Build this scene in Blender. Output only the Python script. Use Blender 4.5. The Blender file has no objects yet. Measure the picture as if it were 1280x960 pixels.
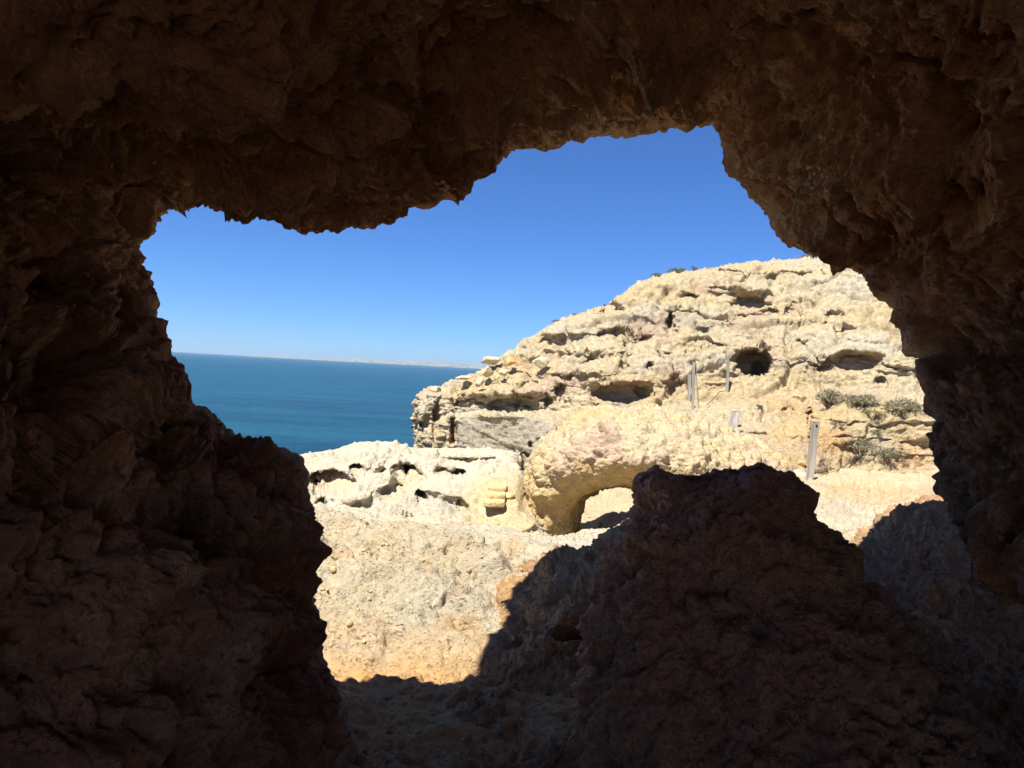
import bpy, math, random
import numpy as np

# ------------------------------------------------------------------ camera, sky, sun, exposure
scene = bpy.context.scene
COL = scene.collection
R = math.radians
FPX, W0, H0 = 900.0, 1280.0, 960.0            # focal length in pixels of the 1280 x 960 frame
PITCH, ROLL = R(-1.16), R(3.1)
r0 = np.array([1.0, 0, 0]); f0 = np.array([0, math.cos(PITCH), math.sin(PITCH)])
u0 = np.array([0, -math.sin(PITCH), math.cos(PITCH)])
CR = math.cos(ROLL) * r0 + math.sin(ROLL) * u0
CU = -math.sin(ROLL) * r0 + math.cos(ROLL) * u0
CF = f0
cam_d = bpy.data.cameras.new('camera'); cam = bpy.data.objects.new('camera', cam_d); COL.objects.link(cam)
cam_d.sensor_width = 36.0; cam_d.lens = 36.0 * FPX / W0
cam_d.clip_start = 0.05; cam_d.clip_end = 60000
from mathutils import Matrix, Vector
cam.matrix_world = Matrix(((CR[0], CU[0], -CF[0], 0), (CR[1], CU[1], -CF[1], 0), (CR[2], CU[2], -CF[2], 0), (0, 0, 0, 1)))
scene.camera = cam

SUN_EL = R(64)
SUN_AZ = R(218)          # compass style: 0 = +Y (straight ahead), clockwise; 218 = behind and to the left
sun_dir = np.array([math.sin(SUN_AZ) * math.cos(SUN_EL), math.cos(SUN_AZ) * math.cos(SUN_EL), math.sin(SUN_EL)])
world = bpy.data.worlds.new('World'); scene.world = world; world.use_nodes = True
wn = world.node_tree; bg = wn.nodes['Background']
sky = wn.nodes.new('ShaderNodeTexSky'); sky.sky_type = 'NISHITA'; sky.sun_disc = False
sky.sun_elevation = SUN_EL; sky.sun_rotation = SUN_AZ
sky.altitude = 0; sky.air_density = 0.8; sky.dust_density = 0.0; sky.ozone_density = 10.0
wb = wn.nodes.new('ShaderNodeVectorMath'); wb.operation = 'MULTIPLY'; wb.inputs[1].default_value = (0.53, 0.76, 1.05)   # white balance of the whole sky
wn.links.new(sky.outputs[0], wb.inputs[0]); wn.links.new(wb.outputs[0], bg.inputs[0]); bg.inputs[1].default_value = 0.066
sun_l = bpy.data.lights.new('sun', 'SUN'); sun_l.energy = 5.0; sun_l.angle = R(0.53); sun_l.color = (1.0, 0.95, 0.87)
sun = bpy.data.objects.new('sun', sun_l); COL.objects.link(sun)
sun.rotation_euler = Vector(sun_dir).to_track_quat('Z', 'Y').to_euler()
sun.location = (-6, -10, 20)
vs = scene.view_settings
vs.view_transform = 'Standard'; vs.look = 'None'; vs.exposure = 1.1; vs.gamma = 1.0; vs.use_curve_mapping = False
scene.cycles.max_bounces = 6; scene.cycles.diffuse_bounces = 5; scene.cycles.glossy_bounces = 3
scene.cycles.volume_bounces = 0
scene.cycles.use_denoising = True
scene.cycles.sample_clamp_indirect = 6.0
rng = np.random.default_rng(7); random.seed(7)

# ------------------------------------------------------------------ helpers
def P(px, py, d):
    """point at depth d metres along the viewing axis, seen at photo pixel px, py"""
    px = np.asarray(px, float); py = np.asarray(py, float); d = np.asarray(d, float)
    a = (px - W0 / 2) / FPX * d; b = -(py - H0 / 2) / FPX * d
    return a[..., None] * CR + b[..., None] * CU + d[..., None] * CF

def proj(V):
    d = V @ CF
    ds = np.where(np.abs(d) < 0.05, 0.05, d)
    return W0 / 2 + (V @ CR) / ds * FPX, H0 / 2 - (V @ CU) / ds * FPX, d

_perm = np.concatenate([rng.permutation(256)] * 2).astype(np.int32)
_g = rng.normal(size=(256, 3)); _g = (_g / np.linalg.norm(_g, axis=1)[:, None]).astype(np.float32)
_fp = rng.random((256, 3)).astype(np.float32)

from concurrent.futures import ThreadPoolExecutor
_pool = ThreadPoolExecutor(4)
def chunked(fn, p):
    sh = p.shape[:-1]; p = p.reshape(-1, 3).astype(np.float32)
    return np.concatenate(list(_pool.map(fn, [p[s:s + 32768] for s in range(0, len(p), 32768)]))).reshape(sh)

def perlin(p): return chunked(_perlin, p)
def worley(p): return chunked(_worley, p)

def _perlin(q):
        i = np.floor(q).astype(np.int32); f = q - i
        u = f * f * f * (f * (f * 6 - 15) + 10); i &= 255
        x0, y0, z0 = i[:, 0], i[:, 1], i[:, 2]; x1 = (x0 + 1) & 255; y1 = (y0 + 1) & 255; z1 = (z0 + 1) & 255
        def g(xx, yy, zz, ox, oy, oz):
            G = _g[_perm[_perm[_perm[xx] + yy] + zz]]
            return G[:, 0] * (f[:, 0] - ox) + G[:, 1] * (f[:, 1] - oy) + G[:, 2] * (f[:, 2] - oz)
        def L(a, b, t): return a + (b - a) * t
        a = L(L(g(x0, y0, z0, 0, 0, 0), g(x1, y0, z0, 1, 0, 0), u[:, 0]), L(g(x0, y1, z0, 0, 1, 0), g(x1, y1, z0, 1, 1, 0), u[:, 0]), u[:, 1])
        b = L(L(g(x0, y0, z1, 0, 0, 1), g(x1, y0, z1, 1, 0, 1), u[:, 0]), L(g(x0, y1, z1, 0, 1, 1), g(x1, y1, z1, 1, 1, 1), u[:, 0]), u[:, 1])
        return L(a, b, u[:, 2]) * 1.5

def fbm(p, oct=4, gain=0.5, lac=2.03):
    a, t, s = 1.0, 0, 0.0
    for k in range(oct):
        t = t + a * perlin(p + 17.3 * k); s += a; a *= gain; p = p * lac
    return t / s * 1.4

def ridged(p, oct=4, gain=0.5):
    """rounded bumps meeting in sharp creases (0 in a crease, towards 1 on a bump)"""
    a, t, s = 1.0, 0, 0.0
    for k in range(oct):
        t = t + a * np.abs(perlin(p + 31.7 * k)); s += a; a *= gain; p = p * 2.07
    return t / s * 1.8

def _worley(q):
    i = np.floor(q).astype(np.int32); f = q - i; best = np.full(len(q), 9, np.float32)
    for dx in (-1, 0, 1):
        for dy in (-1, 0, 1):
            for dz in (-1, 0, 1):
                h = _perm[_perm[_perm[(i[:, 0] + dx) & 255] + ((i[:, 1] + dy) & 255)] + ((i[:, 2] + dz) & 255)]
                v = _fp[h] + np.array([dx, dy, dz], np.float32) - f
                best = np.minimum(best, (v * v).sum(1))
    return np.sqrt(best)

def _cellid(q):
    i = np.floor(q).astype(np.int32); f = q - i; best = np.full(len(q), 9, np.float32); idd = np.zeros(len(q), np.int32)
    for dx in (-1, 0, 1):
        for dy in (-1, 0, 1):
            for dz in (-1, 0, 1):
                h = _perm[_perm[_perm[(i[:, 0] + dx) & 255] + ((i[:, 1] + dy) & 255)] + ((i[:, 2] + dz) & 255)]
                v = _fp[h] + np.array([dx, dy, dz], np.float32) - f; e = (v * v).sum(1); m = e < best
                best = np.where(m, e, best); idd = np.where(m, h, idd)
    return _perm[idd].astype(np.float32) / 255.0
def cellid(p): return chunked(_cellid, p)

def sstep(a, b, x):
    t = np.clip((x - a) / (b - a), 0, 1); return t * t * (3 - 2 * t)

def pchip(K, t, x):
    """K (m, ...) values at knots t, evaluated at x; no overshoot"""
    K = np.asarray(K, float); h = np.diff(t); sh = (-1,) + (1,) * (K.ndim - 1)
    dl = np.diff(K, axis=0) / h.reshape(sh)
    m = np.zeros_like(K); m[0] = dl[0]; m[-1] = dl[-1]
    if len(t) > 2:
        w1 = (2 * h[1:] + h[:-1]).reshape(sh); w2 = (h[1:] + 2 * h[:-1]).reshape(sh)
        a, b = dl[:-1], dl[1:]
        ok = a * b > 0
        with np.errstate(divide='ignore', invalid='ignore'):
            hm = (w1 + w2) / (w1 / np.where(ok, a, 1) + w2 / np.where(ok, b, 1))
        m[1:-1] = np.where(ok, hm, 0) * 0.75 + 0.25 * (a + b) / 2
    i = np.clip(np.searchsorted(t, x, side='right') - 1, 0, len(t) - 2)
    s = ((x - t[i]) / h[i]).reshape(sh); hh = h[i].reshape(sh)
    return ((1 + 2 * s) * (1 - s) ** 2) * K[i] + s * (1 - s) ** 2 * hh * m[i] + s * s * (3 - 2 * s) * K[i + 1] + s * s * (s - 1) * hh * m[i + 1]

def knots_t(K, axis):
    c = np.linalg.norm(np.diff(K, axis=axis), axis=-1)
    c = np.sqrt(c.mean(axis=1 - axis)) + 1e-4
    return np.concatenate([[0], np.cumsum(c)])

def surface(K, nu, nv, wrap=False):
    """K (columns, rows, 3) control points -> fine grid V (nu, nv, 3), denser where the picture sees it; row index per vertex"""
    K = np.asarray(K, float)
    n0 = len(K)
    if wrap: K = np.concatenate([K[-3:], K, K[:3]], 0)
    tu, tv = knots_t(K, 0), knots_t(K, 1)
    ua, ub = (tu[3], tu[3 + n0]) if wrap else (tu[0], tu[-1])
    def ev(U, Vv):
        A = pchip(K, tu, U); return np.swapaxes(pchip(np.swapaxes(A, 0, 1), tv, Vv), 0, 1)
    U = np.linspace(ua, ub, 160); Vv = np.linspace(tv[0], tv[-1], 160)
    D = ev(U, Vv); px, py, d = proj(D)
    inside = ((px > -60) & (px < 1340) & (py > -60) & (py < 1020) & (d > 0.2)).astype(float)
    def res(ax, T, n):
        dp = np.hypot(np.diff(px, axis=ax), np.diff(py, axis=ax)); dw = np.linalg.norm(np.diff(D, axis=ax), axis=-1)
        ins = inside[1:] if ax == 0 else inside[:, 1:]
        w = (np.minimum(dp, 60) * ins).mean(axis=1 - ax)
        w = w + 0.12 * w.mean() + 0.1 * w.mean() * dw.mean(axis=1 - ax) / dw.mean()
        c = np.concatenate([[0], np.cumsum(w)]); c /= c[-1]
        return np.interp(np.linspace(0, 1, n), c, T)
    U = res(0, U, nu + 1 if wrap else nu); Vv = res(1, Vv, nv)
    if wrap: U = U[:-1]
    rows = np.interp(Vv, tv, np.arange(len(tv)))
    return ev(U, Vv), np.broadcast_to(rows[None, :], (len(U), nv))

def normals(V, wrap=False, ref=None):
    if wrap:
        E = np.concatenate([V[-1:], V, V[:1]], 0); du = (E[2:] - E[:-2])
    else: du = np.gradient(V, axis=0)
    dv = np.gradient(V, axis=1)
    N = np.cross(du, dv); N /= np.linalg.norm(N, axis=-1)[..., None] + 1e-9
    if ref is None:
        px, py, d = proj(V); m = (px > 0) & (px < 1280) & (py > 0) & (py < 960) & (d > 0)
        s = np.sum(np.sum(N * -V, -1)[m] / (np.linalg.norm(V[m], axis=-1) + 1e-6))
    else: s = np.sum(N * (V - ref))
    return N if s > 0 else -N

def add_mesh(name, verts, faces, mat, col=None, parent=None, smooth=True):
    me = bpy.data.meshes.new(name); verts = np.asarray(verts, np.float32).reshape(-1, 3); faces = np.asarray(faces, np.int32)
    k = faces.shape[1]
    me.vertices.add(len(verts)); me.vertices.foreach_set('co', verts.ravel())
    me.loops.add(faces.size); me.loops.foreach_set('vertex_index', faces.ravel())
    me.polygons.add(len(faces)); me.polygons.foreach_set('loop_start', np.arange(0, faces.size, k, dtype=np.int32))
    try: me.polygons.foreach_set('loop_total', np.full(len(faces), k, np.int32))
    except Exception: pass
    me.update(calc_edges=True); me.validate()
    if smooth: me.polygons.foreach_set('use_smooth', np.ones(len(faces), bool))
    if col is not None:
        a = me.color_attributes.new('tint', 'FLOAT_COLOR', 'POINT')
        c = np.ones((len(verts), 4), np.float32); c[:, :3] = np.clip(np.asarray(col).reshape(-1, 3), 0.005, 0.9); a.data.foreach_set('color', c.ravel())
    me.materials.append(mat)
    o = bpy.data.objects.new(name, me); COL.objects.link(o)
    if parent is not None: o.parent = parent
    return o

def grid_faces(nu, nv, wrap=False):
    i = np.arange(nu if wrap else nu - 1)[:, None]; j = np.arange(nv - 1)[None, :]; i2 = (i + 1) % nu
    return np.stack([i * nv + j, i2 * nv + j, i2 * nv + j + 1, i * nv + j + 1], -1).reshape(-1, 4)

def tag(o, label=None, cat=None, group=None, kind=None):
    if label: o['label'] = label
    if cat: o['category'] = cat
    if group: o['group'] = group
    if kind: o['kind'] = kind
    return o

def empty(name, loc):
    o = bpy.data.objects.new(name, None); o.location = loc; o.empty_display_size = 0.1; COL.objects.link(o); return o

# ------------------------------------------------------------------ materials
def new_mat(name):
    m = bpy.data.materials.new(name); m.use_nodes = True; nt = m.node_tree
    return m, nt, nt.nodes['Principled BSDF']

def rock_mat(name, s, bump, var=0.35, rough=0.95, speck=0.0):
    """limestone: vertex tint times grain, pitted fine relief; s = features per metre"""
    m, nt, b = new_mat(name); N = nt.nodes.new; Lk = nt.links.new
    b.inputs['Roughness'].default_value = rough; b.inputs['Specular IOR Level'].default_value = 0.15
    geo = N('ShaderNodeNewGeometry')
    at = N('ShaderNodeAttribute'); at.attribute_name = 'tint'
    n1 = N('ShaderNodeTexNoise'); n1.inputs['Scale'].default_value = s * 1.3; n1.inputs['Detail'].default_value = 8; n1.inputs['Roughness'].default_value = 0.68
    n2 = N('ShaderNodeTexNoise'); n2.inputs['Scale'].default_value = s * 6; n2.inputs['Detail'].default_value = 6; n2.inputs['Roughness'].default_value = 0.7
    vo = N('ShaderNodeTexVoronoi'); vo.inputs['Scale'].default_value = s * 3.2
    warp = N('ShaderNodeVectorMath'); warp.operation = 'MULTIPLY_ADD'
    for t in (n1, n2): Lk(geo.outputs['Position'], t.inputs['Vector'])
    Lk(n1.outputs['Color'], warp.inputs[0]); warp.inputs[1].default_value = (0.5 / s,) * 3; Lk(geo.outputs['Position'], warp.inputs[2])
    Lk(warp.outputs[0], vo.inputs['Vector'])
    mr = N('ShaderNodeMapRange'); mr.inputs[1].default_value = 0.28; mr.inputs[2].default_value = 0.72
    mr.inputs[3].default_value = 1 - var; mr.inputs[4].default_value = 1 + var; Lk(n1.outputs['Fac'], mr.inputs[0])
    mr2 = N('ShaderNodeMapRange'); mr2.inputs[1].default_value = 0.3; mr2.inputs[2].default_value = 0.7
    mr2.inputs[3].default_value = 1 - var * .6; mr2.inputs[4].default_value = 1 + var * .6; Lk(n2.outputs['Fac'], mr2.inputs[0])
    mu = N('ShaderNodeMath'); mu.operation = 'MULTIPLY'; Lk(mr.outputs[0], mu.inputs[0]); Lk(mr2.outputs[0], mu.inputs[1])
    sc = N('ShaderNodeVectorMath'); sc.operation = 'SCALE'; Lk(at.outputs['Color'], sc.inputs[0]); Lk(mu.outputs[0], sc.inputs['Scale'])
    Lk(sc.outputs[0], b.inputs['Base Color'])
    if speck:                                            # dark flecks painted into the colour for the tiny shadows of rough rock
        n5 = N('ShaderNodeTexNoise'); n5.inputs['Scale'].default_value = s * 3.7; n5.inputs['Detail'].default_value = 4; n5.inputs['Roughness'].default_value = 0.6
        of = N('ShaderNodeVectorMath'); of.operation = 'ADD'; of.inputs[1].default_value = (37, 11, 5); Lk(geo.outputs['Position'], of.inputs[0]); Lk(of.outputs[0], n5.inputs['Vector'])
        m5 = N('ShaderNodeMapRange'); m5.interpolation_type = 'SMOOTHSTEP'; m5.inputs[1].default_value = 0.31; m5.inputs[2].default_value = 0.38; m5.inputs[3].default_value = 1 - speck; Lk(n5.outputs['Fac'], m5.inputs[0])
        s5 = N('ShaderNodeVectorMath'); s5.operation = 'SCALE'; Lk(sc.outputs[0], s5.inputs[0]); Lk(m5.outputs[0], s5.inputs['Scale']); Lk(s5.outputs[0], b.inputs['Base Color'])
    pit = N('ShaderNodeMapRange'); pit.interpolation_type = 'SMOOTHSTEP'; pit.inputs[1].default_value = 0.05; pit.inputs[2].default_value = 0.38; Lk(vo.outputs['Distance'], pit.inputs[0])
    h1 = N('ShaderNodeMath'); h1.operation = 'MULTIPLY_ADD'; Lk(n2.outputs['Fac'], h1.inputs[0]); h1.inputs[1].default_value = 0.8; Lk(n1.outputs['Fac'], h1.inputs[2])
    h2 = N('ShaderNodeMath'); h2.operation = 'MULTIPLY_ADD'; Lk(pit.outputs[0], h2.inputs[0]); h2.inputs[1].default_value = 0.35; Lk(h1.outputs[0], h2.inputs[2])
    bp = N('ShaderNodeBump'); bp.inputs['Strength'].default_value = 1.0; bp.inputs['Distance'].default_value = bump
    Lk(h2.outputs[0], bp.inputs['Height']); Lk(bp.outputs[0], b.inputs['Normal'])
    return m

def plain_mat(name, col, rough=0.8, s=8.0, var=0.3, bump=0.01, stretch=(1, 1, 1), translucent=False):
    m, nt, b = new_mat(name); N = nt.nodes.new; Lk = nt.links.new
    tc = N('ShaderNodeTexCoord'); mp = N('ShaderNodeMapping'); mp.inputs['Scale'].default_value = stretch; Lk(tc.outputs['Object'], mp.inputs[0])
    n = N('ShaderNodeTexNoise'); n.inputs['Scale'].default_value = s; n.inputs['Detail'].default_value = 5; Lk(mp.outputs[0], n.inputs['Vector'])
    mr = N('ShaderNodeMapRange'); mr.inputs[1].default_value = 0.3; mr.inputs[2].default_value = 0.7; mr.inputs[3].default_value = 1 - var; mr.inputs[4].default_value = 1 + var
    Lk(n.outputs['Fac'], mr.inputs[0])
    sc = N('ShaderNodeVectorMath'); sc.operation = 'SCALE'; sc.inputs[0].default_value = col; Lk(mr.outputs[0], sc.inputs['Scale']); Lk(sc.outputs[0], b.inputs['Base Color'])
    b.inputs['Roughness'].default_value = rough; b.inputs['Specular IOR Level'].default_value = 0.2
    if bump:
        bp = N('ShaderNodeBump'); bp.inputs['Distance'].default_value = bump; Lk(n.outputs['Fac'], bp.inputs['Height']); Lk(bp.outputs[0], b.inputs['Normal'])
    return m

M_CAVE = rock_mat('cave_limestone', 13.0, 0.045, 0.4)
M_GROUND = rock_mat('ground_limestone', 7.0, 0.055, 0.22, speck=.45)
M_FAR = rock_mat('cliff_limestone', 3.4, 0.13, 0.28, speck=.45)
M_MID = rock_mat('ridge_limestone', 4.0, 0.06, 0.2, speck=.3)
M_BOULDER = rock_mat('boulder_limestone', 4.0, 0.03, 0.15)

def C(*c): return np.array(c, float)
YEL, CREAM, GREY = C(.49, .37, .185), C(.51, .42, .265), C(.43, .38, .285)
ORANGE, PINK, WARM = C(.46, .27, .12), C(.44, .31, .225), C(.52, .37, .18)
BROWN, RED = C(.30, .20, .125), C(.40, .215, .135)

def mixc(a, b, t): return a + (b - a) * np.clip(t, 0, 1)[..., None]

def stamp(px, py, V, cx, cy, rx, ry, wob=0.25, freq=None, edge=0.45, ang=0.0):
    """0..1 mask of a wobbly ellipse as it sits on the surface"""
    freq = freq or 1.0
    k = max(rx, ry)
    near = (np.abs(px - cx) < k * 2) & (np.abs(py - cy) < k * 2)
    out = np.zeros(px.shape)
    if not near.any(): return out
    X, Y, p = px[near], py[near], V[near]
    dx, dy = X - cx, Y - cy
    if ang:
        c, s = math.cos(ang), math.sin(ang); dx, dy = dx * c + dy * s, -dx * s + dy * c
    q = np.sqrt((dx / rx) ** 2 + (dy / ry) ** 2) + wob * fbm(p * freq + cx * .37, 3)
    out[near] = sstep(0, edge, 1 - q)
    return out

def into(V):
    """horizontal direction away from the camera"""
    h = V.copy(); h[..., 2] = 0; return h / (np.linalg.norm(h, axis=-1)[..., None] + 1e-6)

# ------------------------------------------------------------------ sea and far coast
SEA_Z = -13.0
def sea_mat():
    m, nt, b = new_mat('sea_water'); N = nt.nodes.new; Lk = nt.links.new
    b.inputs['Base Color'].default_value = (0.006, 0.055, 0.105, 1); b.inputs['Roughness'].default_value = 0.25
    b.inputs['IOR'].default_value = 1.33; b.inputs['Specular IOR Level'].default_value = 0.03
    geo = N('ShaderNodeNewGeometry')
    mp = N('ShaderNodeMapping'); mp.inputs['Scale'].default_value = (0.35, 0.55, 1); Lk(geo.outputs['Position'], mp.inputs[0])
    n1 = N('ShaderNodeTexNoise'); n1.inputs['Scale'].default_value = 0.8; n1.inputs['Detail'].default_value = 7; n1.inputs['Roughness'].default_value = 0.62; Lk(mp.outputs[0], n1.inputs['Vector'])
    n3 = N('ShaderNodeTexNoise'); n3.inputs['Scale'].default_value = 0.012; n3.inputs['Detail'].default_value = 9; n3.inputs['Roughness'].default_value = 0.72; mp3 = N('ShaderNodeMapping'); mp3.inputs['Scale'].default_value = (1.0, 4.5, 1); Lk(geo.outputs['Position'], mp3.inputs[0]); Lk(mp3.outputs[0], n3.inputs['Vector'])
    cr = N('ShaderNodeValToRGB'); cr.color_ramp.elements[0].position = 0.35; cr.color_ramp.elements[0].color = (0.005, 0.045, 0.088, 1)
    cr.color_ramp.elements[1].position = 0.7; cr.color_ramp.elements[1].color = (0.012, 0.088, 0.134, 1); Lk(n3.outputs['Fac'], cr.inputs[0]); Lk(cr.outputs[0], b.inputs['Base Color'])
    mp2 = N('ShaderNodeMapping'); mp2.inputs['Scale'].default_value = (0.05, 0.11, 1); Lk(geo.outputs['Position'], mp2.inputs[0])
    n4 = N('ShaderNodeTexNoise'); n4.inputs['Scale'].default_value = 1.0; n4.inputs['Detail'].default_value = 5; n4.inputs['Roughness'].default_value = 0.6; Lk(mp2.outputs[0], n4.inputs['Vector'])
    ad = N('ShaderNodeMath'); ad.operation = 'MULTIPLY_ADD'; Lk(n4.outputs['Fac'], ad.inputs[0]); ad.inputs[1].default_value = 2.2; Lk(n1.outputs['Fac'], ad.inputs[2])
    bp = N('ShaderNodeBump'); bp.inputs['Distance'].default_value = 2.2; Lk(ad.outputs[0], bp.inputs['Height']); Lk(bp.outputs[0], b.inputs['Normal'])
    return m
def build_sea():
    rr = np.concatenate([[0], np.geomspace(20, 14000, 60)]); th = np.linspace(0, 2 * math.pi, 97)[:-1]
    V = np.stack([np.sin(th)[:, None] * rr, np.cos(th)[:, None] * rr, np.full((96, len(rr)), SEA_Z)], -1)
    tag(add_mesh('sea', V, grid_faces(96, len(rr), True), sea_mat()), kind='structure')
build_sea()

def build_coast():
    D0 = 8200.0
    xs = np.linspace(300, 900, 241)
    hp = .6 + 3.6 * sstep(330, 560, xs) + 1.2 * np.array([math.sin(x * .061) * .5 + math.sin(x * .17 + 1) * .35 + math.sin(x * .43) * .2 for x in xs]) * sstep(320, 450, xs)
    hp *= sstep(296, 330, xs)
    K = []
    for x, h in zip(xs, hp):
        X = (x - 640) / FPX * D0; z = h / FPX * D0
        K.append([(X, D0, SEA_Z - 3), (X, D0 + 5, SEA_Z + z * .25 + 1), (X, D0 + 150, SEA_Z + z * .7 + 6), (X * 1.04, D0 + 500, SEA_Z + z + 13), (X * 1.1, D0 + 1500, SEA_Z - 5)])
    V = np.array(K); V[..., 2] += np.where(V[..., 2] > SEA_Z + 2, 4 * fbm(V * .01, 3), 0)
    t = fbm(V * C(.012, .012, .1), 3); col = mixc(C(.24, .21, .16)[None, None] * np.ones(V.shape), C(.13, .16, .09), t * 1.6 + .35)
    tag(add_mesh('far_coast', V, grid_faces(len(xs), 5), rock_mat('coast_rock', .02, 1.0, .2), col), kind='structure')
    vs_, fs_ = [], []
    for k in range(260):
        x = random.uniform(440, 900); i = min(240, int((x - 300) / 2.5)); t = random.random() ** 1.4
        a, b = V[i, 1], V[i, 3]; p = a + (b - a) * t
        w, h, dp = random.uniform(8, 34), random.uniform(4, 8) * (2.0 if random.random() < .08 else 1), 14
        n = len(vs_)
        for zz in (p[2] - 8, p[2] + h):
            for (ax, ay) in ((-w, -dp), (w, -dp), (w, dp), (-w, dp)): vs_.append((p[0] + ax, p[1] + ay, zz))
        fs_ += [[n, n + 1, n + 5, n + 4], [n + 1, n + 2, n + 6, n + 5], [n + 2, n + 3, n + 7, n + 6], [n + 3, n, n + 4, n + 7], [n + 4, n + 5, n + 6, n + 7]]
    tag(add_mesh('far_town', vs_, fs_, plain_mat('white_render', (.30, .29, .26), s=.02, bump=0), smooth=False), 'white town spread along the distant coast', 'town', kind='stuff')
build_coast()

# ------------------------------------------------------------------ ground
def ground_height(px, d):
    ds = np.array([0.3, 1.2, 2, 2.9, 3.7, 5.2, 6.5, 8.2, 11, 14, 18, 23, 30, 40])
    zl = np.array([-1.55, -1.6, -1.6, -1.6, -1.6, -1.74, -1.89, -2.12, -2.5, -2.86, -3.2, -3.6, -4.2, -5.5])
    zr = np.array([-1.55, -1.6, -1.6, -1.6, -1.62, -1.7, -1.76, -1.85, -2.0, -2.2, -2.42, -2.75, -3.4, -4.5])
    t = sstep(620, 1000, px)
    # on the left a lit bank rises beyond the cave floor and drops again behind its crest
    db = np.array([0.3, 1.2, 2, 2.9, 3.7, 4.3, 4.9, 5.35, 5.8, 6.6, 8.0, 11, 14, 18, 23, 30, 40])
    zb = np.array([-1.55, -1.6, -1.6, -1.6, -1.6, -1.51, -1.38, -1.30, -1.33, -1.58, -1.98, -2.5, -2.86, -3.2, -3.6, -4.2, -5.5])
    tb = sstep(860, 500, px)
    z = (np.interp(d, ds, zl) * (1 - tb) + np.interp(d, db, zb) * tb) * (1 - t) + np.interp(d, ds, zr) * t
    return z - .5 * sstep(640, 720, px) * sstep(900, 820, px) * sstep(10.0, 12.5, d) * sstep(26, 18, d) * 1.5     # dip under the arch

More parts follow.
